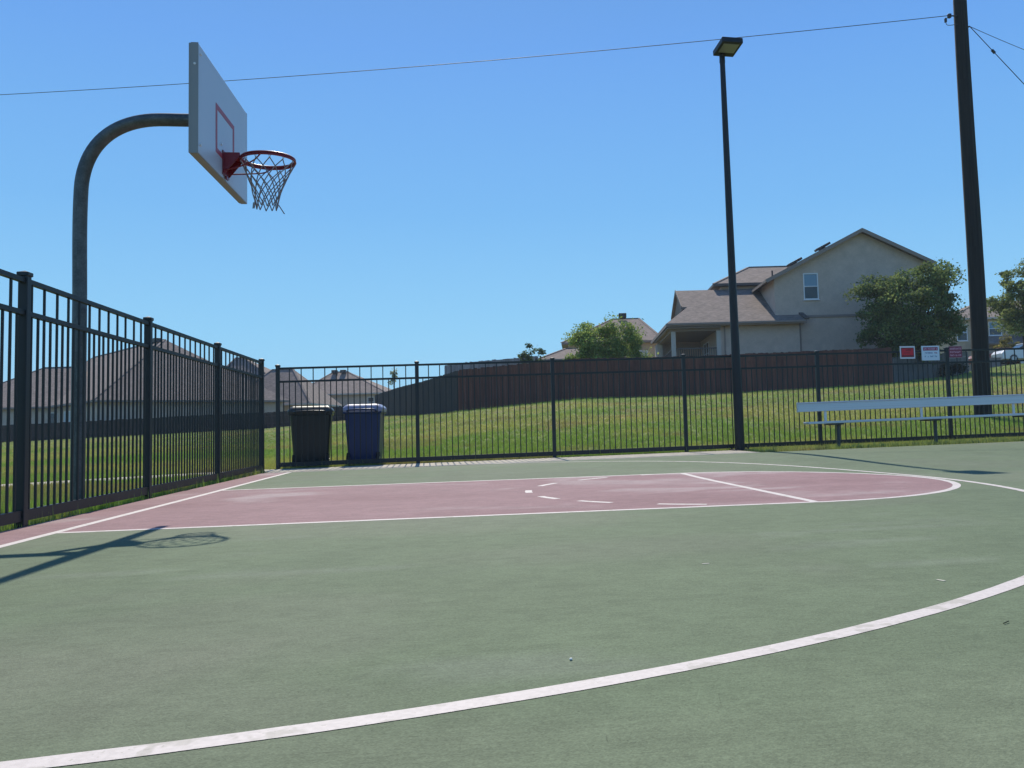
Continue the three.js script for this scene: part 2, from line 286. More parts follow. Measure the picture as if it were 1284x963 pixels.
// grass blades over the turf
{
  const blades = []; const r = rng(11);
  for (let i = 0; i < 8; i++) { const a = r() * 6.28, x = (r() - .5) * .11, z = (r() - .5) * .11, h = .03 + r() * .035, w = .005, lx = (r() - .5) * .04, lz = (r() - .5) * .04; blades.push([[x - w * Math.cos(a), -.01, z - w * Math.sin(a)], [x + w * Math.cos(a), -.01, z + w * Math.sin(a)], [x + lx, h, z + lz]]); }
  const g = quads(blades), N = 96000, mesh = new THREE.InstancedMesh(g, M.blade, N), m = new THREE.Matrix4(), q = new THREE.Quaternion(), col = new THREE.Color(); let n = 0;
  for (let k = 0; k < 400000 && n < 90000; k++) {
    const a = lerp(-.74, .6, r()), d = 1 / lerp(1 / 62, 1 / 7.4, r()), [x, z] = field(a * d, d); if (z > 9) continue;
    if (x > X0 - .04 && x < X1 + .05 && z > Z0 - .03) continue; if (x > -.7 && x < 7.55 && z > -7.44) continue;
    if (x < -.3 && x > -13) { const L = [[-.45, -6.86], [-1.3, -6.42], [-2.25, -5.75], [-3.3, -4.85], [-6, -2.6], [-12, 2]]; let near = false; for (let i = 0; i < L.length - 1; i++) { const [ax, az] = L[i], [bx, bz] = L[i + 1], t = clamp(((x - ax) * (bx - ax) + (z - az) * (bz - az)) / ((bx - ax) ** 2 + (bz - az) ** 2)); if (Math.hypot(x - lerp(ax, bx, t), z - lerp(az, bz, t)) < .56) near = true; } if (near) continue; }
    const sc = .8 + r() * .7; q.setFromAxisAngle(new THREE.Vector3(0, 1, 0), r() * 6.28); m.compose(new THREE.Vector3(x, land(x, z), z), q, new THREE.Vector3(sc, sc * (.7 + r() * .7), sc)); mesh.setMatrixAt(n, m);
    const c = lawnColour(x, z), v = .9 + r() * .6, y = r() * .25; col.setRGB(c[0] * v * (1 + y), c[1] * v * 1.08, c[2] * v); mesh.setColorAt(n, col); n++;
  }
  for (let k = 0; k < 5200 && n < N; k++) { let x, z; const p = r(); if (p < .4) { x = lerp(7.6, 15.5, r()); z = Z0 - .05 - r() * r() * .35; } else if (p < .7) { x = lerp(-.5, 15, r()); z = -7.47 - r() * r() * .25; } else { x = X0 - .05 - r() * r() * .2; z = lerp(-6.2, 5, r()); } if (x > 0 && x < 7.55 && z > -7.44) continue; const sc = .9 + r() * .6; q.setFromAxisAngle(new THREE.Vector3(0, 1, 0), r() * 6.28); m.compose(new THREE.Vector3(x, land(x, z), z), q, new THREE.Vector3(sc, sc * (.9 + r() * r() * 1.3), sc)); mesh.setMatrixAt(n, m); const c = lawnColour(x, z), v = .85 + r() * .5; col.setRGB(c[0] * v, c[1] * v * 1.05, c[2] * v); mesh.setColorAt(n, col); n++; }
  mesh.count = n; mesh.name = 'grass'; mesh.userData = { label: 'short dry yellow green turf grass around the fenced court', category: 'grass', kind: 'stuff' }; mesh.castShadow = mesh.receiveShadow = true; scene.add(mesh);
}

// ---------------------------------------------------------------- metal picket fences
const FP = { post: rbox(-.032, .032, -.12, 1.76, -.032, .032, .006), cap: (() => { const g = mergeGeometries([norm(rbox(-.040, .040, 1.752, 1.782, -.040, .040, .006)), norm((() => { const c = new THREE.ConeGeometry(.052, .014, 4); c.rotateY(Math.PI / 4); c.translate(0, 1.788, 0); return c; })())]); return g; })(),
  tall: rbox(-.008, .008, .045, 1.735, -.008, .008, .002), short: rbox(-.008, .008, .045, 1.505, -.008, .008, .002) };
function metalFence(label, origin, turn, posts, ys) { // posts: positions along local x; ys: ground height under each
  const f = thing('metal_fence', label, 'fence', origin, turn, undefined);
  posts.forEach((x, i) => {
    const p = part('post', FP.post, M.fencePost, f); p.position.set(x, ys[i], 0); part('post_cap', FP.cap, M.fencePost, p);
    if (i === posts.length - 1) return; const x2 = posts[i + 1], y0 = ys[i], y1 = ys[i + 1], L = x2 - x;
    for (const [h, t, w] of [[1.722, .034, .036], [1.492, .034, .036], [.075, .075, .036]]) part('rail', bar([x + .034, y0 + h, 0], [x2 - .034, y1 + h, 0], w, t), M.fence, f);
    const n = Math.round(L / .1), rr = rng(Math.round(900 + x * 31));
    for (let k = 1; k < n; k++) { const m = part('picket', k % 2 ? FP.short : FP.tall, M.fence, f); m.position.set(x + L * k / n, lerp(y0, y1, k / n), 0); m.rotation.x = (rr() - .5) * .004; m.rotation.z = (rr() - .5) * .005; m.rotation.y = (rr() - .5) * .1; }
  });
  return f;
}
const farX = [-.52, 1.83, 4.22, 6.63, 9.19, 11.79, 14.2];
metalFence('long black metal picket fence between the court and the grassy slope', [0, 0, -7.45], 0, farX, farX.map(x => courtH(x, -7.45) - .01));
// the baseline fence: local x runs along +z
metalFence('tall black metal picket fence close behind the hoop and baseline', [-.456, 0, 0], -Math.PI / 2 + .0117, [-6.29, -3.70, -1.13, 1.38, 3.88, 6.35], [0, 0, 0, 0, 0, 0]);

scene.fog = new THREE.FogExp2(new THREE.Color().setRGB(.80, .88, .95), .0006);   // thin summer haze

// ---------------------------------------------------------------- basketball hoop
{
  const h = thing('basketball_hoop', 'gooseneck basketball hoop with white rectangular backboard and red rim', 'basketball hoop', [-.645, -.04, 0]);
  const L = (x, y, z = 0) => [x + .645, y + .04, z];
  const path = new THREE.CurvePath(); const v = a => new THREE.Vector3(...L(...a));
  path.add(new THREE.LineCurve3(v([-.645, -.2]), v([-.645, 2.72])));
  path.add(new THREE.CubicBezierCurve3(v([-.645, 2.72]), v([-.64, 3.14]), v([-.40, 3.395]), v([.03, 3.395])));
  path.add(new THREE.LineCurve3(v([.03, 3.395]), v([.49, 3.395])));
  path.getPoints(60);
  const pts = []; for (let i = 0; i <= 3; i++) pts.push(path.curves[0].getPoint(i / 3)); for (let i = 1; i <= 20; i++) pts.push(path.curves[1].getPoint(i / 20)); for (let i = 1; i <= 3; i++) pts.push(path.curves[2].getPoint(i / 3));
  const cr = new THREE.CatmullRomCurve3(pts, false, 'chordal'); const pg = new THREE.TubeGeometry(cr, 90, .057, 20); const uv = pg.attributes.uv; for (let i = 0; i < uv.count; i++) uv.setXY(i, uv.getX(i) * 4.6, uv.getY(i) * .36);
  part('pole', pg, M.galv, h);
  const B = .555, zt = .79, yb = 2.853, yt = 3.753;
  const bb = part('backboard', rbox(B - .055 + .645, B + .645, yb + .04, yt + .04, -zt, zt, .008, 2), M.board, h);
  const rim_ = (y0, y1, z0, z1, m, n, x = B) => part(n, box(x - .004 + .645, x + .0025 + .645, y0 + .04, y1 + .04, z0, z1), m, bb);
  // thin grey border and red target rectangle, printed on the face
  const tw = .30, ty0 = 3.02, ty1 = 3.45, lw = .045;
  part('target_rectangle', [box(B - .003 + .645, B + .0025 + .645, ty1 - lw + .04, ty1 + .04, -tw, tw), box(B - .003 + .645, B + .0025 + .645, ty0 + .04, ty0 + lw + .04, -tw, tw), box(B - .003 + .645, B + .0025 + .645, ty0 + lw + .04, ty1 - lw + .04, -tw, -tw + lw), box(B - .003 + .645, B + .0025 + .645, ty0 + lw + .04, ty1 - lw + .04, tw - lw, tw)], M.redPaint, bb);
  part('edge_channel', [box(B - .075 + .645, B - .052 + .645, yb + .04, yt + .04, -zt, -zt + .03), box(B - .075 + .645, B - .052 + .645, yb + .04, yt + .04, zt - .03, zt), box(B - .075 + .645, B - .052 + .645, yb + .04, yb + .07, -zt + .03, zt - .03), box(B - .075 + .645, B - .052 + .645, yt + .01, yt + .04, -zt + .03, zt - .03)], M.boardEdge, bb);
  for (const [y, z] of [[2.93, .74], [3.68, .74], [3.14, .13], [3.14, -.13]]) { const b = new THREE.CylinderGeometry(.012, .012, .012, 8); b.rotateZ(Math.PI / 2); b.translate(B + .005 + .645, y + .04, z); part('bolt', b, M.white, bb); }
  part('side_frame', [box(B - .058 + .645, B - .001 + .645, yb + .036, yt + .044, zt - .001, zt + .004), box(B - .058 + .645, B - .001 + .645, yb + .036, yt + .044, -zt - .004, -zt + .001), box(B - .058 + .645, B - .001 + .645, yb + .034, yb + .0415, -zt, zt)], M.boardEdge, bb);
  { const b = new THREE.CylinderGeometry(.01, .01, .008, 8); b.rotateX(Math.PI / 2); b.translate(B - .028 + .645, 3.58 + .04, zt + .006); part('bolt', b, M.white, bb); }
  part('mounting_bracket', [rbox(.46 + .645, .505 + .645, 3.2 + .04, 3.58 + .04, -.2, .2, .006), bar(L(.30, 3.36), L(.49, 3.05), .05, .05)], M.galv, h);
  // rim: ring with a second ring, plate, gussets and braces
  const rr = .228, y = 3.05, ring = (rad, t, dy) => { const g = new THREE.TorusGeometry(rad, t, 10, 56); g.rotateX(Math.PI / 2); g.translate(HX + .645, y + dy + .04, 0); return g; };
  const rim = part('rim', [ring(rr, .0105, 0), ring(rr + .004, .009, -.019)], M.red, h);
  const x0 = B + .002;
  const sh = new THREE.Shape(); sh.moveTo(0, 0); sh.lineTo(.14, 0); sh.lineTo(.145, -.025); sh.lineTo(.012, -.19); sh.lineTo(0, -.19); sh.closePath();
  const gus = z => { const g = new THREE.ExtrudeGeometry(sh, { depth: .007, bevelEnabled: false }); g.translate(x0 + .645, y + .035 + .04, z); return g; };
  part('bracket', [box(x0 + .645, x0 + .008 + .645, y - .165 + .04, y + .05 + .04, -.10, .10), box(x0 + .008 + .645, x0 + .15 + .645, y + .0 + .04, y + .008 + .04, -.075, .075), gus(-.08), gus(.073), box(x0 + .008 + .645, x0 + .02 + .645, y - .19 + .04, y - .165 + .04, -.03, .03)], M.red, rim);
  part('brace', [tube([L(x0 + .01, y - .12, .075), L(x0 + .16, y - .10, .12), L(x0 + .30, y - .06, .20), L(HX - .02, y - .02, .222)], .0065, 7), tube([L(x0 + .01, y - .12, -.075), L(x0 + .16, y - .10, -.12), L(x0 + .30, y - .06, -.20), L(HX - .02, y - .02, -.222)], .0065, 7)], M.red, rim);
  const hooks = []; for (let i = 0; i < 12; i++) { const a = (i + .5) / 12 * Math.PI * 2; hooks.push(tube([L(HX + (rr + .006) * Math.cos(a - .03), y - .028, (rr + .006) * Math.sin(a - .03)), L(HX + (rr - .006) * Math.cos(a), y - .052, (rr - .006) * Math.sin(a)), L(HX + (rr + .006) * Math.cos(a + .03), y - .028, (rr + .006) * Math.sin(a + .03))], .0028, 5, 6)); }
  part('net_hook', hooks, M.steel, rim);
  // net: two sets of twelve cords crossing in diamonds
  const cords = [], R = rng(77), prof = [[0, .222], [.08, .186], [.16, .152], [.24, .124], [.32, .106], [.40, .098]];
  const pr = t => { for (let i = 0; i < prof.length - 1; i++) if (t <= prof[i + 1][0]) return lerp(prof[i][1], prof[i + 1][1], (t - prof[i][0]) / (prof[i + 1][0] - prof[i][0])); return .118; };
  const wob = Array.from({ length: 24 }, () => [(R() - .5) * .014, (R() - .5) * .02]);
  for (const dir of [1, -1]) for (let i = 0; i < 12; i++) {
    const P = []; const rows = 6;
    for (let k = 0; k <= rows; k++) { const t = k / rows * .40, a = ((i + .5) / 12 + dir * k / 24) * Math.PI * 2, w = wob[((i * 2 + dir * k) % 24 + 24) % 24], s = k / rows, r = pr(t) + w[0] * s; P.push(L(HX + r * Math.cos(a) - .012 * s, y - .045 - t + w[1] * s, r * Math.sin(a) + .01 * s)); }
    cords.push(tube(P, .005, 5, 18));
  }
  cords.push(tube([L(HX + .10, y - .43, .05), L(HX + .125, y - .47, .055), L(HX + .15, y - .51, .06)], .005, 5, 6), tube([L(HX - .12, y - .40, .03), L(HX - .125, y - .455, .03)], .005, 5, 3));
  part('net', cords, M.net, h);
}

// ---------------------------------------------------------------- light pole
{
  const bx = 7.58, bz = -7.28, by = courtH(bx, bz) - .01, p = thing('light_pole', 'slim dark light pole with square floodlight head standing at the fence', 'light pole', [bx, by, bz]);
  part('base_plate', [rbox(-.15, .15, 0, .022, -.15, .15, .004), ...[[-1, -1], [1, -1], [1, 1], [-1, 1]].map(([a, b]) => { const c = new THREE.CylinderGeometry(.016, .016, .05, 6); c.translate(a * .115, .045, b * .115); return c; })], M.lightPole, p);
  const top = 7.26, pg = new THREE.CylinderGeometry(.048, .088, top, 16, 1); pg.translate(0, top / 2 + .01, 0); const pole = part('pole', pg, M.lightPole, p); pole.rotation.z = .006;
  const col = new THREE.CylinderGeometry(.05, .055, .18, 12); col.translate(-.045, top + .04, 0); part('collar', col, M.lightPole, p);
  const head = part('lamp_head', (() => { const g = rbox(-.20, .20, -.05, .055, -.07, .44, .015, 2); return g; })(), M.lightPole, p);
  head.position.set(.0, top + .15, 0); head.rotation.set(-.10, .06, 0);
  part('lens', rbox(-.15, .15, -.056, -.048, .08, .38, .003), M.lens, head);
  part('neck', bar([-.045, -.12, -.03], [-.03, -.05, .05], .06, .06), M.lightPole, head);
}

// ---------------------------------------------------------------- bench
{
  const bz = -6.4, b = thing('bench', 'long aluminium bench with backrest on the grass by the court edge', 'bench', [8.4, courtH(9, bz) - .02, bz]);
  const slope = .013, Y = (x, y) => y + x * slope - (courtH(9, bz) - .02);
  const plank = (x0, x1, y0, y1, z0, z1) => { const g = rbox(x0, x1, y0, y1, z0, z1, .008, 2), p = g.attributes.position; for (let i = 0; i < p.count; i++) p.setY(i, Y(p.getX(i), p.getY(i))); g.computeVertexNormals(); return g; };
  const back = part('backrest', plank(0, 4.6, .722, .882, -.16, -.125), M.alum, b);
  part('end_cap', [plank(-.006, .004, .716, .888, -.166, -.119), plank(4.596, 4.606, .716, .888, -.166, -.119)], M.alum, back);
  part('lip', (() => { const g = tube([[0, 0, 0], [4.6, 0, 0]], .014, 10, 20), p = g.attributes.position; for (let i = 0; i < p.count; i++) { p.setY(i, Y(p.getX(i), p.getY(i) + .874)); p.setZ(i, p.getZ(i) - .122); } return g; })(), M.alum, back);
  part('seat', plank(.08, 4.52, .505, .545, -.10, .16), M.alum, b);
  for (const x of [.62, 2.42, 4.2]) {
    part('back_post', plank(x - .12, x - .075, .48, .80, -.19, -.162), M.alum, b);
    part('leg', [plank(x + .01, x + .06, -.03 + courtH(8.4 + x, bz) - x * slope, .50, .0, .05), plank(x - .13, x + .10, .478, .505, -.19, .14)], M.benchLeg, b);
  }
}

// ---------------------------------------------------------------- wheeled bins behind the fence
function bin(label, x, z, turn, mat, lidMat, w = 1) {
  const b = thing('wheeled_bin', label, 'bin', [x, land(x, z), z], turn, 'wheeled bins behind the fence');
  const g = new RoundedBoxGeometry(.66 * w, .90, .70, 4, .06), p = g.attributes.position;
  for (let i = 0; i < p.count; i++) { const t = (p.getY(i) + .45) / .9, k = lerp(.84, 1, t); p.setX(i, p.getX(i) * k); p.setZ(i, p.getZ(i) * k + (1 - t) * .03); } g.translate(0, .52, 0); g.computeVertexNormals();
  const body = part('body', g, mat, b);
  part('rim', [rbox(-.355 * w, .355 * w, .93, .975, -.375, .375, .02, 2)], mat, body);
  const lid = new RoundedBoxGeometry(.73 * w, .14, .80, 5, .06), q = lid.attributes.position; for (let i = 0; i < q.count; i++) { if (q.getY(i) > 0) { const k = 1 - .12 * clamp(q.getY(i) / .07); q.setX(i, q.getX(i) * k); q.setZ(i, q.getZ(i) * k); q.setY(i, q.getY(i) + .03 * Math.cos(q.getX(i) * 3.6)); } } lid.translate(0, 1.01, .01); lid.computeVertexNormals();
  const ld = part('lid', lid, lidMat, b); part('lid_rib', [-.18, .18].map(x0 => rbox(x0 - .03, x0 + .03, 1.06, 1.10, -.30, .30, .01)), lidMat, ld);
  part('handle', [tube([[-.25 * w, .96, -.38], [-.25 * w, .99, -.46], [.25 * w, .99, -.46], [.25 * w, .96, -.38]], .016, 8)], mat, b);
  for (const s of [-1, 1]) { const t = new THREE.CylinderGeometry(.125, .125, .05, 20); t.rotateZ(Math.PI / 2); t.translate(s * .27 * w, .125, -.25); const wh = part('wheel', t, M.tyre, b); const hb = new THREE.CylinderGeometry(.045, .045, .056, 12); hb.rotateZ(Math.PI / 2); hb.translate(s * .27 * w, .125, -.25); part('hub', hb, M.steel, wh); }
  part('foot', rbox(-.24 * w, .24 * w, .0, .09, .10, .26, .02), mat, body);
}
bin('dark green black wheeled bin with flatter lid beside the fence gap', -.07, -8.1, Math.PI + .1, M.binGreen, std(.03, .035, .035, .35), 1.05);
bin('navy blue wheeled bin with shiny domed lid behind the fence', .87, -8.05, Math.PI - .03, M.binBlue, std(.30, .31, .44, .34), .95);

// ---------------------------------------------------------------- signs on the far fence
function signTex(draw) { const c = document.createElement('canvas'); c.width = 256; c.height = 192; const x = c.getContext('2d'); draw(x); const t = new THREE.CanvasTexture(c); t.colorSpace = THREE.SRGBColorSpace; return t; }
function scrawl(x, x0, y0, w, h, col, seed) { const r = rng(seed); x.fillStyle = col; let k = x0; while (k < x0 + w) { const cw = h * (.3 + r() * .25); if (r() > .14) { x.fillRect(k, y0, cw * .32, h); x.fillRect(k, y0 + (r() > .5 ? 0 : h * .4), cw, h * .24); if (r() > .5) x.fillRect(k + cw * .7, y0 + h * .3, cw * .3, h * .7); } k += cw * 1.35; } }
const signs = [
  ['small red and black sign with white border on the fence', 10.83, 11.135, 1.685, 1.925, x => { x.fillStyle = '#d9d4da'; x.fillRect(0, 0, 256, 192); x.fillStyle = '#141018'; x.fillRect(18, 22, 220, 148); x.fillStyle = '#c8142c'; x.fillRect(26, 34, 204, 124); scrawl(x, 60, 44, 136, 34, '#3c0a14', 3); scrawl(x, 70, 90, 116, 26, '#8a1020', 4); x.fillStyle = '#120c12'; x.fillRect(26, 140, 204, 10); }],
  ['white notice sign with red header and blue lines on the fence', 11.265, 11.63, 1.645, 1.925, x => { x.fillStyle = '#c9d6e2'; x.fillRect(0, 0, 256, 192); x.fillStyle = '#8d2f4e'; x.fillRect(22, 18, 212, 44); scrawl(x, 34, 28, 188, 24, '#dcb8cc', 5); scrawl(x, 36, 84, 120, 20, '#1d3a78', 6); scrawl(x, 172, 84, 48, 20, '#7a2038', 7); scrawl(x, 42, 130, 170, 20, '#1d5a86', 8); }],
  ['faded maroon sign with three pale lines of lettering on the fence', 11.815, 12.09, 1.69, 1.91, x => { x.fillStyle = '#7d2f45'; x.fillRect(0, 0, 256, 192); scrawl(x, 26, 26, 204, 32, '#d8a8bb', 9); scrawl(x, 26, 84, 204, 30, '#d8a8bb', 10); scrawl(x, 26, 138, 204, 30, '#cf9eb2', 11); }],
];
for (const [label, x0, x1, y0, y1, draw] of signs) {
  const cx = (x0 + x1) / 2, yy = (y0 + y1) / 2, s = thing('fence_sign', label, 'sign', [cx, yy, -7.424], 0, 'signs wired to the far fence');
  const w = x1 - x0, h = y1 - y0; part('plate', rbox(-w / 2, w / 2, -h / 2, h / 2, -.0045, .001, .001), std(.6, .6, .62, .5), s);
  const f = new THREE.PlaneGeometry(w - .004, h - .004); f.translate(0, 0, .0035); part('face', f, new THREE.MeshStandardMaterial({ map: signTex(draw), roughness: .45 }), s);
}

// ---------------------------------------------------------------- utility pole, its wires
{
  const [ux, uz] = field(9.81, 21), uy = land(ux, uz) - .05, p = thing('utility_pole', 'thick dark wooden utility pole standing in the grass behind the bench', 'utility pole', [ux, uy, uz]);
  const g = new THREE.CylinderGeometry(.145, .205, 13.5, 18, 12); g.translate(0, 6.75, 0); const q = g.attributes.position, r = rng(5); for (let i = 0; i < q.count; i++) { const y = q.getY(i), k = 1 + .02 * (vnoise(y * 1.7, Math.atan2(q.getZ(i), q.getX(i)) * 2, 3) - .5); q.setX(i, q.getX(i) * k + .02 * Math.sin(y * .5)); q.setZ(i, q.getZ(i) * k); } const uv = g.attributes.uv; for (let i = 0; i < uv.count; i++) uv.setXY(i, uv.getX(i) * .8, uv.getY(i) * 3.2); g.computeVertexNormals();
  const pole = part('pole', g, M.pole, p); pole.rotation.z = -.004;
  const hb = 10.05; // hardware height
  part('wire_clamp', [tube([[-.14, hb, .08], [-.30, hb + .02, .06]], .02, 6), rbox(-.36, -.28, hb - .04, hb + .06, .02, .10, .01)], M.wire, p);
  part('insulator', [tube([[-.14, hb - .22, .10], [-.40, hb - .22, .06], [-.42, hb - .12, .06]], .008, 5), rbox(-.45, -.40, hb - .16, hb - .05, .03, .09, .012)], M.wire, p);
  part('eye_bolt', [tube([[.13, hb - .26, .02], [.24, hb - .22, .02]], .02, 6)], M.wire, p);
  const cable = (name, label, a, b, sag, rad, extra) => { const P = []; for (let i = 0; i <= 30; i++) { const t = i / 30; P.push([lerp(a[0], b[0], t), lerp(a[1], b[1], t) - 4 * sag * t * (1 - t), lerp(a[2], b[2], t)]); } const geo = [tube(P, rad, 5, 60)]; if (extra) geo.push(...extra); return single(name, geo, M.wire, label, 'wire'); };
  const [lx, lz] = field(-27, 25.6);
  cable('overhead_cable', 'long thin overhead cable sagging across the sky behind the hoop', [ux - .33, uy + hb + .02, uz + .06], [lx, 10.98, lz], .36, .009);
  const [rx, rz] = field(34, 45); cable('overhead_cable', 'short overhead cable leaving the utility pole towards the houses', [ux + .24, uy + hb - .22, uz + .02], [rx, 17.5, rz], .6, .008);
  const [gx, gz] = field(18.6, 21.5), gy = land(gx, gz); const A = [ux + .24, uy + hb - .22, uz + .02], B = [gx, gy, gz]; const at = t => A.map((v, i) => lerp(v, B[i], t));
  cable('guy_wire', 'steep guy wire with dark strain insulator running down from utility pole', A, B, 0, .010, [tube([at(.062), at(.071)], .035, 8)]);
}

// ---------------------------------------------------------------- wooden fences
function woodFence(label, pts, height, pal, seed, boardW = .14) { // pts in [s, d]
  const f = thing('wooden_fence', label, 'fence'), r = rng(seed), geos = [], rails = [], posts = [];
  for (let k = 0; k < pts.length - 1; k++) {
    const [ax, az] = field(...pts[k]), [bx, bz] = field(...pts[k + 1]), L = Math.hypot(bx - ax, bz - az), n = Math.round(L / boardW), ang = Math.atan2(-(bz - az), bx - ax);
    for (let i = 0; i < n; i++) {
      const t = (i + .5) / n, x = lerp(ax, bx, t), z = lerp(az, bz, t), y = land(x, z), h = height + (r() - .5) * .05, g = new THREE.BoxGeometry(L / n - .006, h + .15, .018 + r() * .01); g.translate(0, h / 2 - .075, (r() - .5) * .008); g.rotateY(ang + (r() - .5) * .03); g.translate(x, y, z);
      const c = pal[Math.floor(r() * pal.length)], v = .9 + r() * .2, m = g.attributes.position.count, C = new Float32Array(m * 3), U = g.attributes.uv, u0 = r() * 7; for (let q = 0; q < m; q++) { C[q * 3] = c[0] * v; C[q * 3 + 1] = c[1] * v; C[q * 3 + 2] = c[2] * v; U.setXY(q, U.getX(q) * .12 + u0, U.getY(q) * 1.2 + u0); } g.setAttribute('color', new THREE.BufferAttribute(C, 3)); geos.push(norm(g));
    }
    const m = Math.ceil(L / 2.4); for (let i = 0; i <= m; i++) { const t = i / m, x = lerp(ax, bx, t) - Math.sin(ang) * -.07, z = lerp(az, bz, t) - Math.cos(ang) * .07, y = land(x, z); posts.push(box(x - .045, x + .045, y - .2, y + height - .04, z - .045, z + .045)); }
    for (const hh of [.35, height - .3]) for (let i = 0; i < m; i++) { const P = t => { const x = lerp(ax, bx, t) - Math.sin(ang) * -.04, z = lerp(az, bz, t) - Math.cos(ang) * .04; return [x, land(x, z) + hh, z]; }; rails.push(bar(P(i / m), P((i + 1) / m), .03, .09)); }
  }
  const b = part('board', geos, M.fenceWood, f); b.userData.kind = 'stuff';
  const wm = std(pal[0][0] * .9, pal[0][1] * .9, pal[0][2] * .9, .9); part('rail', rails, wm, f).userData.kind = 'stuff'; part('post', posts, wm, f).userData.kind = 'stuff';
}
const redWood = [[.25, .095, .068], [.215, .085, .064], [.28, .11, .078], [.19, .075, .06]], darkWood = [[.055, .045, .043], [.065, .05, .046], [.05, .04, .04]], greyWood = [[.50, .43, .45], [.40, .35, .37], [.58, .50, .52]];
woodFence('long red brown board fence along the top of the grassy slope', [[-5.4, 39], [-.9, 40], [5.1, 41], [16.2, 44.5]], 1.86, redWood, 31);
woodFence('dark board fence running back from the corner of the red brown fence', [[-5.45, 39.1], [-10.6, 53], [-17.5, 74]], 1.84, darkWood, 32);
woodFence('pale grey weathered board fence showing above the red brown fence', [[-8.2, 53], [-2.6, 55]], 2.75, greyWood, 33);
woodFence('low dark board fence behind the lawn in front of wide brown roofs', [[-58, 60], [-40, 60], [-24, 62.5], [-18.2, 74]], 1.2, darkWood, 34, .2);
woodFence('weathered grey fence running back beside the large leafy tree', [[16.3, 44.6], [20.5, 47.6], [23.5, 52]], 1.3, [[.24, .22, .22], [.21, .2, .2]], 35);

// ---------------------------------------------------------------- houses
function house(label, s, d, turn = 0, base) { const [x, z] = field(s, d); return thing('house', label, 'house', [x, base ?? landAt(s, d), z], TURN + turn); }
function windowOn(parent, x0, x1, y0, y1, z, { face = 'z', glass = M.glass, upper, frame = M.white, cross = false } = {}) { // z: wall plane, facing +z; face 'x' : facing -x
  const w = x1 - x0, h = y1 - y0, t = .06, g = new THREE.Group();
  const F = [box(-w / 2 - t, w / 2 + t, h / 2, h / 2 + t, 0, .05), box(-w / 2 - t, w / 2 + t, -h / 2 - t, -h / 2, 0, .05), box(-w / 2 - t, -w / 2, -h / 2, h / 2, 0, .05), box(w / 2, w / 2 + t, -h / 2, h / 2, 0, .05), box(-w / 2, w / 2, -.025, .025, .0, .045)];
  if (cross) F.push(box(-.02, .02, -h / 2, -.026, 0, .042), box(-.02, .02, .026, h / 2, 0, .042));
  const m = new THREE.Mesh(mergeGeometries(F.map(norm)), frame); m.name = 'window'; m.castShadow = m.receiveShadow = true;
  const lo = part('pane', box(-w / 2, w / 2, -h / 2, -.001, -.01, .012), glass, m), up = part('pane', box(-w / 2, w / 2, .001, h / 2, -.01, .014), upper || glass, m);
  part('sill', box(-w / 2 - .1, w / 2 + .1, -h / 2 - t - .05, -h / 2 - t, 0, .09), frame, m);
  if (face === 'x') { m.rotation.y = -Math.PI / 2; m.position.set(z, (y0 + y1) / 2, (x0 + x1) / 2); } else m.position.set((x0 + x1) / 2, (y0 + y1) / 2, z);
  parent.add(m); return m;
}
function hipRoof(parent, x0, x1, z0, z1, ye, ra, rb, yr, rz, mat, trim, ov = .45, t = .14) { // eave rectangle (walls) grown by ov; ridge from ra to rb at z = rz; z1 is the near side
  const X0 = x0 - ov, X1 = x1 + ov, A = [X0, ye, z1 + ov], B = [X1, ye, z1 + ov], C = [X1, ye, z0 - ov], D = [X0, ye, z0 - ov], P = [ra, yr, rz], Q = [rb, yr, rz];
  const roof = part('roof', [quads([[A, B, Q, P]]), quads([[B, C, Q]]), quads([[C, D, P, Q]]), quads([[D, A, P]])], mat, parent);
  part('soffit', quads([[D, C, B, A].map(q => [q[0], q[1] - t, q[2]])]), trim, roof);
  part('fascia', [box(X0, X1, ye - t, ye + .01, z1 + ov - .02, z1 + ov + .012), box(X0, X1, ye - t, ye + .01, z0 - ov - .012, z0 - ov + .02), box(X0 - .012, X0 + .02, ye - t, ye + .01, z0 - ov + .021, z1 + ov - .021), box(X1 - .02, X1 + .012, ye - t, ye + .01, z0 - ov + .021, z1 + ov - .021)], trim, roof);
  part('ridge_cap', [bar(P, Q, .22, .05), bar(A, P, .2, .05), bar(B, Q, .2, .05)], mat, roof);
  return roof;
}
const slantVent = (x, y, z, a) => { const g = rbox(-.48, .48, -.07, .07, -.3, .3, .02); g.rotateZ(a); g.translate(x, y, z); return g; };
const boxVent = (x, y, z, s = .45) => rbox(x - s / 2, x + s / 2, y - .12, y + .24, z - s / 2, z + s / 2, .03);

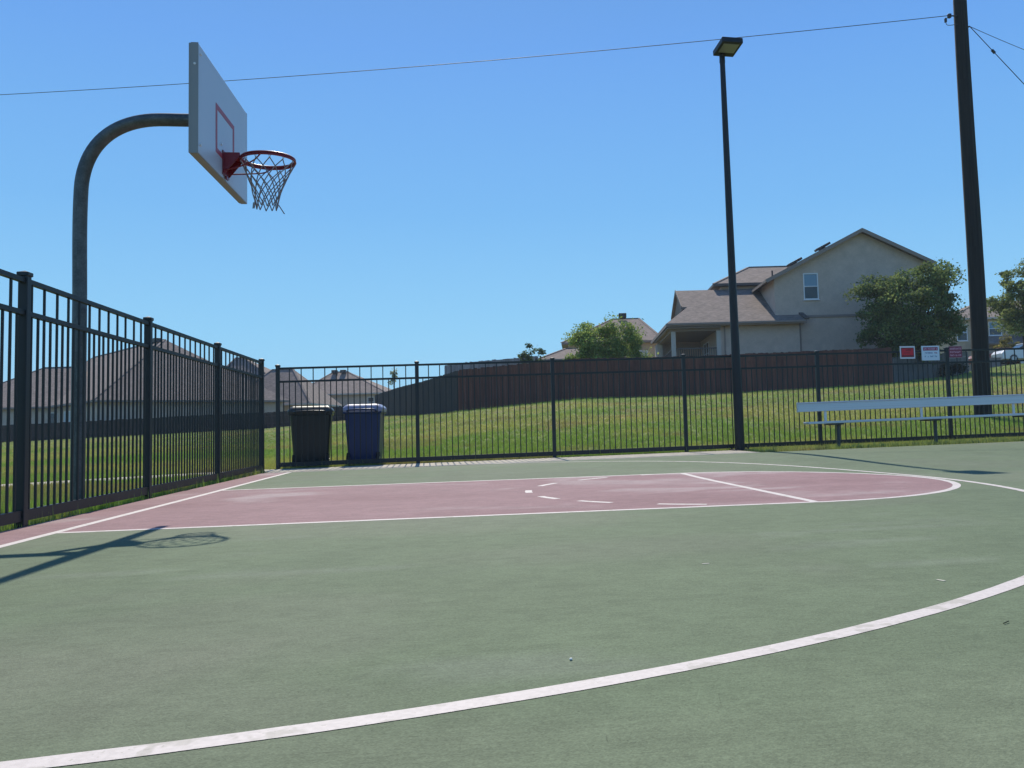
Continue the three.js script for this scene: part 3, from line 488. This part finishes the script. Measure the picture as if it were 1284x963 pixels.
{ // the two storey house: gable wall towards the court, low wing with a porch, taller block behind
  const B = 2.6, H = house('two storey taupe house with gable wall and corner porch above the fence', 14, 50, 0, B);
  const X = s => s - 14, Y = y => y - B, Z = d => 50 - d;
  const pr = new THREE.Shape(); [[11.6, 1.6], [20.4, 1.6], [20.4, 9.62], [16.75, 11.45], [11.6, 8.88]].forEach(([s, y], i) => i ? pr.lineTo(X(s), Y(y)) : pr.moveTo(X(s), Y(y)));
  const wg = metreUV(new THREE.ExtrudeGeometry(pr, { depth: 10, bevelEnabled: false })); wg.translate(0, 0, -10); part('gable_wall', wg, M.wallTan, H);
  part('belly_band', box(X(12.9), X(20.44), Y(6.50), Y(6.64), 0, .05), M.trim, H);
  const gr = part('roof', [slab([[X(16.75), Y(11.62), .45], [X(11.05), Y(8.77), .45], [X(11.05), Y(8.77), -10.4], [X(16.75), Y(11.62), -10.4]], .15), slab([[X(16.75), Y(11.62), .45], [X(16.75), Y(11.62), -10.4], [X(20.95), Y(9.52), -10.4], [X(20.95), Y(9.52), .45]], .15)], M.roofTaupe, H);
  part('bargeboard', [bar([X(16.75), Y(11.50), .47], [X(11.03), Y(8.64), .47], .03, .2), bar([X(16.75), Y(11.50), .475], [X(20.97), Y(9.39), .475], .03, .2)], M.trim, gr);
  for (const [s, y, d] of [[13.75, 10.45, 53.6], [15.5, 11.33, 53.4]]) part('roof_vent', [slantVent(X(s), Y(y), Z(d), .464), rbox(X(s) - .2, X(s) + .2, Y(y) - .4, Y(y) - .05, Z(d) - .2, Z(d) + .2, .02)], M.vent, gr);
  { const c = new THREE.CylinderGeometry(.05, .05, .5, 8); c.translate(X(12.2), Y(9.6), Z(53)); part('vent_pipe', c, M.vent, gr); }
  windowOn(H, X(13.35), X(14.1), Y(7.62), Y(9.05), 0, { upper: M.glassBlue });
  // low wing
  part('wing_wall', [box(X(8.3), X(12.88), Y(1.6), Y(6.18), Z(60.2), .28)], M.wallTan, H);
  const eY = 6.3, rY = 9.0, eL = 5.15, eR = 13.2, ed = 49.2, rd = 54.6, gs = 6.7, gY = 7.55, gd = 51.7, gb = 57.5;
  const P = (s, y, d) => [X(s), Y(y), Z(d)];
  const wr = part('wing_roof', [slab([P(eL, eY, ed), P(eR, eY, ed), P(12.3, rY, rd), P(gs, gY, gd)], .13), slab([P(gs, gY, gd), P(12.3, rY, rd), P(6.35, rY, rd), P(6.35, gY + .02, gd + .02)], .13), slab([P(eL, eY, ed), P(gs, gY, gd), P(gs, gY, gb), P(eL, eY, 60)], .13), slab([P(gs, gY, gb), P(6.35, gY, gb), P(6.35, rY, rd), P(12.3, rY, rd)], .13), slab([P(eL, eY, 60), P(gs, gY, gb), P(12.3, rY, rd), P(eR, eY, 60)], .13), slab([P(eR, eY, ed), P(eR, eY, 60), P(12.3, rY, rd)], .13)], M.roofTaupe, H);
  part('gablet', quads([[P(6.5, gY - .05, gd + .1), P(6.5, rY - .1, rd), P(6.5, gY - .05, gb - .1)], [P(6.5, gY - .05, gb - .1), P(6.5, rY - .1, rd), P(6.5, gY - .05, gd + .1)]]), M.wallTan, H);
  part('verge_board', [bar(P(6.33, gY - .02, gd), P(6.33, rY - .04, rd), .03, .2), bar(P(6.33, gY - .02, gb), P(6.33, rY - .04, rd), .03, .2)], M.trimDark, wr);
  part('hip_board', [bar(P(eR + .02, eY + .06, ed - .03), P(12.32, rY + .04, rd), .26, .1)], M.trimDark, wr);
  part('fascia', [box(X(eL), X(eR), Y(eY - .2), Y(eY - .01), Z(ed) + .002, Z(ed) + .03), box(X(eL) - .03, X(eL) - .002, Y(eY - .2), Y(eY - .01), Z(60), Z(ed))], M.trim, wr);
  part('porch_ceiling', box(X(eL + .05), X(8.28), Y(6.0), Y(6.08), Z(58), Z(ed + .1)), M.trim, H);
  part('porch_beam', [box(X(5.45), X(8.29), Y(5.86), Y(5.998), .12, .36), box(X(5.45), X(5.7), Y(5.86), Y(5.998), Z(57.8), .118)], M.trim, H);
  for (const [s, d] of [[5.57, 49.76], [5.57, 57.6], [8.18, 49.76]]) part('porch_column', box(X(s - .12), X(s + .12), Y(2.8), Y(5.858), Z(d) - .12, Z(d) + .12), M.trimPale, H);
  part('porch_floor', box(X(5.3), X(8.28), Y(1.8), Y(3.95), Z(57.9), .30), M.wallTan, H);
  part('porch_back_wall', box(X(5.4), X(8.28), Y(1.8), Y(5.98), Z(60), Z(57.95)), M.wallTan, H);
  windowOn(H, Z(56.2), Z(54.2), Y(4.3), Y(5.6), X(8.29), { face: 'x', cross: true });
  const rail = []; for (let s = 5.8; s < 8.05; s += .13) rail.push(box(X(s), X(s + .03), Y(3.97), Y(4.83), .21, .24)); rail.push(box(X(5.7), X(8.06), Y(4.83), Y(4.9), .19, .26));
  for (let d = 50.1; d < 57.4; d += .16) rail.push(box(X(5.55), X(5.58), Y(3.97), Y(4.83), Z(d), Z(d) + .03)); rail.push(box(X(5.53), X(5.60), Y(4.83), Y(4.9), Z(57.4), Z(49.95)));
  part('porch_railing', rail, M.trimDark, H);
  part('downpipe', [box(X(8.5), X(8.58), Y(2.4), Y(6.1), .283, .34), box(X(12.95), X(13.03), Y(2.4), Y(6.4), .003, .06)], M.trim, H);
  part('gutter', box(X(eL + .1), X(eR - .1), Y(eY - .12), Y(eY - .02), Z(ed) + .031, Z(ed) + .13), M.trim, wr);
  // taller block behind
  part('upper_wall', box(X(9.3), X(11.58), Y(6.2), Y(9.28), Z(59.5), Z(54.8)), M.wallTan, H);
  hipRoof(H, X(9.25), X(13.5), Z(61.2), Z(54.8), Y(9.34), X(11.75), X(14.6), Y(11.0), Z(58), M.roofTaupe, M.trimDark, .5);
}
function simpleHouse(label, s, d, turn, base, o) { // box with hip roof, windows towards +z
  const H = house(label, s, d, turn, base), w = o.w / 2;
  part('wall', box(-w, w, -1.5, o.eave - .12, -o.depth, 0), o.wall || M.wallTan, H);
  const roof = hipRoof(H, -w, w, -o.depth, 0, o.eave, o.ra, o.rb, o.ridge, o.rz ?? -o.depth / 2, o.roof || M.roofBrown, o.trim || M.trim);
  for (const [x0, x1, y0, y1] of o.win || []) windowOn(H, x0, x1, y0, y1, 0, { glass: o.glass || M.glass, upper: o.upper });
  for (const [x, y, z] of o.vents || []) part('roof_vent', boxVent(x, y, z, .6), M.vent, roof);
  return H;
}
simpleHouse('brown hip roofed house behind the yellow green bushy tree', 2.6, 63, 0, 2.3, { w: 6.6, depth: 11, eave: 4.35, ridge: 6.65, ra: .2, rb: 2.3, rz: -5, win: [[-1.9, -1.2, 2.3, 3.6], [1.6, 2.5, 2.2, 3.6]], vents: [[1.0, 6.75, -4.4]], roof: M.roofBrown, wall: M.wallSand, upper: M.blind });
simpleHouse('small low brown roof beside the leafy sapling', -1.0, 57, 0, 2.0, { w: 2.6, depth: 4, eave: 3.0, ridge: 3.9, ra: .2, rb: 1.0, wall: M.wallSand, win: [[.3, 1.0, 1.2, 2.5]] });
simpleHouse('wide single storey house with long brown roof behind the low fence', -45.6, 70, 0, .45, { w: 13, depth: 12, eave: 2.85, ridge: 6.55, ra: -1.6, rb: 1.2, rz: -6, win: [[-4, -2.6, .9, 2.1], [2.6, 4.4, .5, 2.3]], wall: M.wallTan });
{ const H = simpleHouse('large angled house with high brown hip roof and ridge vents', -45.2, 72.8, -.795, .55, { w: 30, depth: 14, eave: 2.8, ridge: 8.2, ra: -12, rb: 8, rz: -7, win: [[-6, -4.4, .5, 2.2], [3, 4.4, .8, 2.1], [6.5, 8.1, .5, 2.2]], vents: [[7.4, 8.1, -6.6], [5.8, 8.1, -6.6]], wall: M.wallTan, upper: M.blind }); }
simpleHouse('shaded brown gabled house behind the baseline fence corner', -32.4, 84, 0, .9, { w: 7.4, depth: 10, eave: 4.1, ridge: 7.5, ra: -2.2, rb: -1.4, rz: -3, win: [[-2.6, -.9, 2.1, 3.6]], wall: M.wallTan, upper: M.blind });
simpleHouse('brown roofed house with pale eaves above the dark green bin', -28.6, 79, 0, .9, { w: 7.4, depth: 10, eave: 2.4, ridge: 5.9, ra: -.9, rb: 1.1, rz: -4, trim: M.trimPale, wall: M.wallSand });
simpleHouse('brown hip roofed house with two ridge vents above the blue bin', -26.2, 95, 0, 1.3, { w: 9.4, depth: 11, eave: 3.5, ridge: 6.3, ra: -2.2, rb: -.6, rz: -5, win: [[3.0, 3.6, 2.0, 3.0]], vents: [[-1.9, 6.2, -4.3], [-.9, 6.2, -4.3]], trim: M.trimPale, wall: M.wallTan });
{ const H = simpleHouse('sand coloured two storey house behind the utility pole', 38.6, 75, 0, 4.5, { w: 12, depth: 11, eave: 4.5, ridge: 6.6, ra: -1, rb: 3.5, rz: -5, win: [[-2.6, -1.6, 3.0, 4.1], [-5.4, -4.6, 2.6, 3.9]], wall: M.wallSand, upper: M.glassBlue, roof: M.roofTaupe, trim: M.trimPale });
  part('porch_roof', slab([[-3.9, 2.9, 0], [-3.9, 2.15, 1.7], [0.2, 2.15, 1.7], [.2, 2.9, 0]], .12), M.roofTaupe, H);
  part('garage_wall', box(.6, 6.4, -1.5, 3.0, 0.02, 3), wallMat(.34, .17, .11), H); part('garage_roof', slab([[.2, 2.95, 3.4], [6.8, 2.95, 3.4], [6.8, 4.2, .02], [.2, 4.2, .02]], .12), roofMat(.26, .13, .09), H); part('garage_door', box(1.2, 4.2, -.2, 2.2, 3.002, 3.04), M.trimPale, H); }

// ---------------------------------------------------------------- trees and shrubs
function tree(name, label, category, s, d, o) {
  const [x, z] = field(s, d), y = landAt(s, d), T = thing(name, label, category, [x, y, z], o.turn || 0), r = rng(o.seed);
  const clumps = [], [cx, cyy, cz] = o.c, [rx, ry, rz] = o.r;
  for (let i = 0; i < o.clumps; i++) { let p; for (let k = 0; k < 40; k++) { p = [r() * 2 - 1, r() * 2 - 1, r() * 2 - 1]; const L = Math.hypot(...p), lim = .58 + .62 * vnoise(Math.atan2(p[2], p[0]) * 1.6 + 9, p[1] * 2.6 + o.seed, o.seed); if (L < lim && (L > .45 || r() < .35)) break; } clumps.push([cx + p[0] * rx, cyy + p[1] * ry, cz + p[2] * rz]); }
  const limbs = []; const fork = o.fork ?? cyy - ry * .7;
  limbs.push(taper([0, -.3, 0], [cx * .3, fork, cz * .3], o.trunk, o.trunk * .75, 9));
  for (let i = 0; i < (o.limbs || 10); i++) { const c = clumps[Math.floor(r() * clumps.length)], m = [lerp(cx * .3, c[0], .5) + (r() - .5) * .3, lerp(fork, c[1], .55), lerp(cz * .3, c[2], .5)]; limbs.push(taper([cx * .3, fork - .05, cz * .3], m, o.trunk * .55, o.trunk * .32, 6), taper(m, c, o.trunk * .32, o.trunk * .1, 5)); }
  part('trunk', limbs, M.bark, T);
  const n = o.leaves, P = new Float32Array(n * 18), N = new Float32Array(n * 18), C = new Float32Array(n * 18), v = new THREE.Vector3(), e1 = new THREE.Vector3(), e2 = new THREE.Vector3(), nn = new THREE.Vector3();
  const tint = clumps.map(() => [.78 + r() * .44, r(), .55 + r() * r() * 1.1, .5 + r() * .5]);
  for (let i = 0; i < n; i++) {
    const ci = Math.floor(r() * clumps.length), c = clumps[ci]; const th = r() * 6.283, cp = r() * 2 - 1, sp = Math.sqrt(1 - cp * cp), rad = o.cr * tint[ci][2] * (.25 + .85 * Math.pow(r(), .5)) * (r() < .09 ? 1.5 : 1);
    v.set(c[0] + rad * sp * Math.cos(th), c[1] + rad * cp * tint[ci][3], c[2] + rad * sp * Math.sin(th));
    e1.set(r() - .5, (r() - .5) * .9 - .15, r() - .5).normalize(); nn.set(r() - .5, r() * .9 + .1, r() - .5).normalize(); e2.crossVectors(e1, nn).normalize(); nn.crossVectors(e2, e1).normalize();
    const L = o.leaf * (.5 + r() * 1.0), w = L * .34; const q = [v.clone(), v.clone().addScaledVector(e1, L * .5).addScaledVector(e2, w), v.clone().addScaledVector(e1, L), v.clone().addScaledVector(e1, L * .5).addScaledVector(e2, -w)];
    const [tv, tm] = tint[ci], br = tv * (.75 + r() * .5), m = clamp(tm * .6 + r() * .5), k0 = o.pal[0], k1 = o.pal[1], col = [lerp(k0[0], k1[0], m) * br, lerp(k0[1], k1[1], m) * br, lerp(k0[2], k1[2], m) * br];
    [0, 1, 2, 0, 2, 3].forEach((a, b) => { const w3 = i * 18 + b * 3; P[w3] = q[a].x; P[w3 + 1] = q[a].y; P[w3 + 2] = q[a].z; N[w3] = nn.x; N[w3 + 1] = nn.y; N[w3 + 2] = nn.z; C[w3] = col[0]; C[w3 + 1] = col[1]; C[w3 + 2] = col[2]; });
  }
  const g = new THREE.BufferGeometry(); g.setAttribute('position', new THREE.BufferAttribute(P, 3)); g.setAttribute('normal', new THREE.BufferAttribute(N, 3)); g.setAttribute('color', new THREE.BufferAttribute(C, 3)); part('crown', g, M.leaf, T);
}
const oakPal = [[.085, .135, .045], [.21, .26, .085]], limePal = [[.15, .24, .06], [.33, .40, .10]];
tree('leafy_tree', 'large dense dark green tree beside the gable wall', 'tree', 18.1, 46.2, { seed: 3, c: [0, 3.5, 0], r: [3.0, 2.8, 2.6], cr: .6, clumps: 150, leaves: 42000, leaf: .135, pal: oakPal, trunk: .17, fork: 1.1, limbs: 16 });
tree('leafy_tree', 'green street tree standing past the utility pole', 'tree', 28.1, 54, { seed: 9, c: [0, 4.3, 0], r: [2.1, 2.4, 2.0], cr: .55, clumps: 80, leaves: 22000, leaf: .135, pal: [[.12, .17, .05], [.25, .29, .09]], trunk: .13, fork: 2.0, limbs: 12 });
tree('bushy_tree', 'rounded yellow green bushy tree behind the red brown fence', 'tree', 1.5, 45.5, { seed: 14, c: [0, 2.4, 0], r: [2.15, 1.7, 1.8], cr: .48, clumps: 130, leaves: 28000, leaf: .11, pal: limePal, trunk: .09, fork: .9, limbs: 12 });
tree('sapling', 'small sparse sapling rising above the fence against the sky', 'tree', -2.6, 48, { seed: 21, c: [.05, 2.5, 0], r: [.75, .75, .6], cr: .22, clumps: 16, leaves: 700, leaf: .15, pal: [[.06, .10, .045], [.10, .14, .06]], trunk: .035, fork: 1.9, limbs: 9 });
tree('sapling', 'thin pale young tree behind the dark board fence', 'tree', -12.4, 58, { seed: 25, c: [0, 2.55, 0], r: [.28, .75, .28], cr: .2, clumps: 8, leaves: 260, leaf: .14, pal: [[.26, .30, .18], [.4, .42, .26]], trunk: .02, fork: 1.6, limbs: 5 });
tree('shrub', 'dark hedge shrub at the foot of the large leafy tree', 'shrub', 19.6, 47.4, { seed: 31, c: [0, .45, 0], r: [1.9, .5, .7], cr: .3, clumps: 30, leaves: 5000, leaf: .11, pal: [[.02, .035, .016], [.04, .06, .022]], trunk: .04, fork: .15, limbs: 8 });
tree('shrub', 'yellow flowering shrub in front of the sand coloured house', 'shrub', 35.6, 71, { seed: 35, c: [0, 1.5, 0], r: [1.1, 1.1, .9], cr: .3, clumps: 24, leaves: 2600, leaf: .12, pal: [[.18, .17, .04], [.30, .26, .06]], trunk: .05, fork: .5, limbs: 8 });
tree('shrub', 'low dark shrub on the grass beside the grey utility box', 'shrub', 31.6, 66, { seed: 38, c: [0, .35, 0], r: [.9, .35, .6], cr: .25, clumps: 14, leaves: 1800, leaf: .1, pal: [[.03, .05, .02], [.06, .08, .03]], trunk: .03, fork: .1, limbs: 5 });

// ---------------------------------------------------------------- cars and utility box on the street
function car(label, s, d, turn, paint) {
  const [x, z] = field(s, d), c = thing('parked_car', label, 'car', [x, landAt(s, d), z], TURN + turn, 'cars parked on the street');
  const sh = new THREE.Shape(); [[-2.2, .35], [-2.25, .72], [-2.05, .92], [-1.0, 1.0], [1.45, 1.02], [2.15, .95], [2.25, .6], [2.2, .35]].forEach(([a, b], i) => i ? sh.lineTo(a, b) : sh.moveTo(a, b));
  const g = new THREE.ExtrudeGeometry(sh, { depth: 1.6, bevelEnabled: true, bevelSize: .06, bevelThickness: .08, bevelSegments: 3 }); g.translate(0, 0, -.8); const body = part('body', g, paint, c);
  const cab = new THREE.Shape(); [[-1.05, 1.0], [-.35, 1.42], [.85, 1.44], [1.6, 1.02]].forEach(([a, b], i) => i ? cab.lineTo(a, b) : cab.moveTo(a, b));
  const cg = new THREE.ExtrudeGeometry(cab, { depth: 1.3, bevelEnabled: true, bevelSize: .04, bevelThickness: .06, bevelSegments: 2 }); cg.translate(0, 0, -.65); part('window', cg, M.glass, c);
  part('roof_panel', rbox(-.42, .9, 1.44, 1.5, -.66, .66, .025, 2), paint, body);
  for (const a of [-1.4, 1.4]) for (const b of [-1, 1]) { const t = new THREE.CylinderGeometry(.32, .32, .2, 20); t.rotateX(Math.PI / 2); t.translate(a, .32, b * .78); const w = part('wheel', t, M.tyre, c); const h = new THREE.CylinderGeometry(.19, .19, .21, 14); h.rotateX(Math.PI / 2); h.translate(a, .32, b * .78); part('rim', h, M.steel, w); }
  for (const b of [-1, 1]) { part('headlight', rbox(-2.3, -2.12, .66, .80, b * .6 - .18, b * .6 + .18, .03, 2), M.white, c); part('tail_light', rbox(2.18, 2.3, .7, .85, b * .6 - .18, b * .6 + .18, .03, 2), M.redPaint, c); }
}
car('white car parked on the street beyond the grass', 34.4, 66, 0, std(.72, .73, .76, .25, { metalness: .1 }));
car('dark red car parked behind the white car', 34.3, 70, .1, std(.16, .02, .03, .3));
{ const [x, z] = field(31.0, 64.5), b = thing('utility_box', 'mauve grey metal utility box on the grass', 'utility box', [x, landAt(31.0, 64.5) - .05, z], TURN); const body = part('body', rbox(-.5, .5, 0, .72, -.4, .4, .03, 2), std(.2, .18, .19, .6), b); part('lid', rbox(-.54, .54, .72, .79, -.44, .44, .02, 2), std(.22, .2, .21, .6), b); part('pad', box(-.65, .65, -.1, .06, -.55, .55), M.concrete, b); }

// ---------------------------------------------------------------- litter on the court
const debris = (name, label, x, z, g, m) => { g.rotateY(x * 7); g.translate(x, courtH(x, z) + .0005, z); single(name, g, m, label, 'litter'); };
{ const leaf = (L, w) => { if (L) { const b = rbox(-L, L, 0, .0016, -w, w, .0007); return b; } const g = quads([[[-L, .003, 0], [0, .008, w], [L, .004, 0], [0, .006, -w]], [[0, -.001, -w], [L, -.001, 0], [0, -.001, w], [-L, -.001, 0]]]); g.translate(0, .002, 0); return g; };
  debris('pebble', 'tiny white pebble lying on the green court inside the arc', 2.868, 5.659, (() => { const g = new THREE.IcosahedronGeometry(.004, 1); g.scale(1.4, .8, 1); g.translate(0, .003, 0); return g; })(), std(.7, .7, .65, .8));
  debris('dry_leaf', 'pale dry leaf scrap on the court near the arc', 4.309, 4.919, leaf(.018, .006), std(.5, .47, .38, .9));
  debris('dry_leaf', 'pale dry leaf scrap further inside the arc', 3.609, 4.309, leaf(.016, .006), std(.5, .47, .38, .9));
  debris('twig', 'small dark twig on the court outside the arc', 4.127, 5.568, tube([[-.016, .004, 0], [.016, .003, .002]], .0016, 5, 4), std(.03, .04, .02, .9)); }

shadow(scene);
renderer.render(scene, camera);
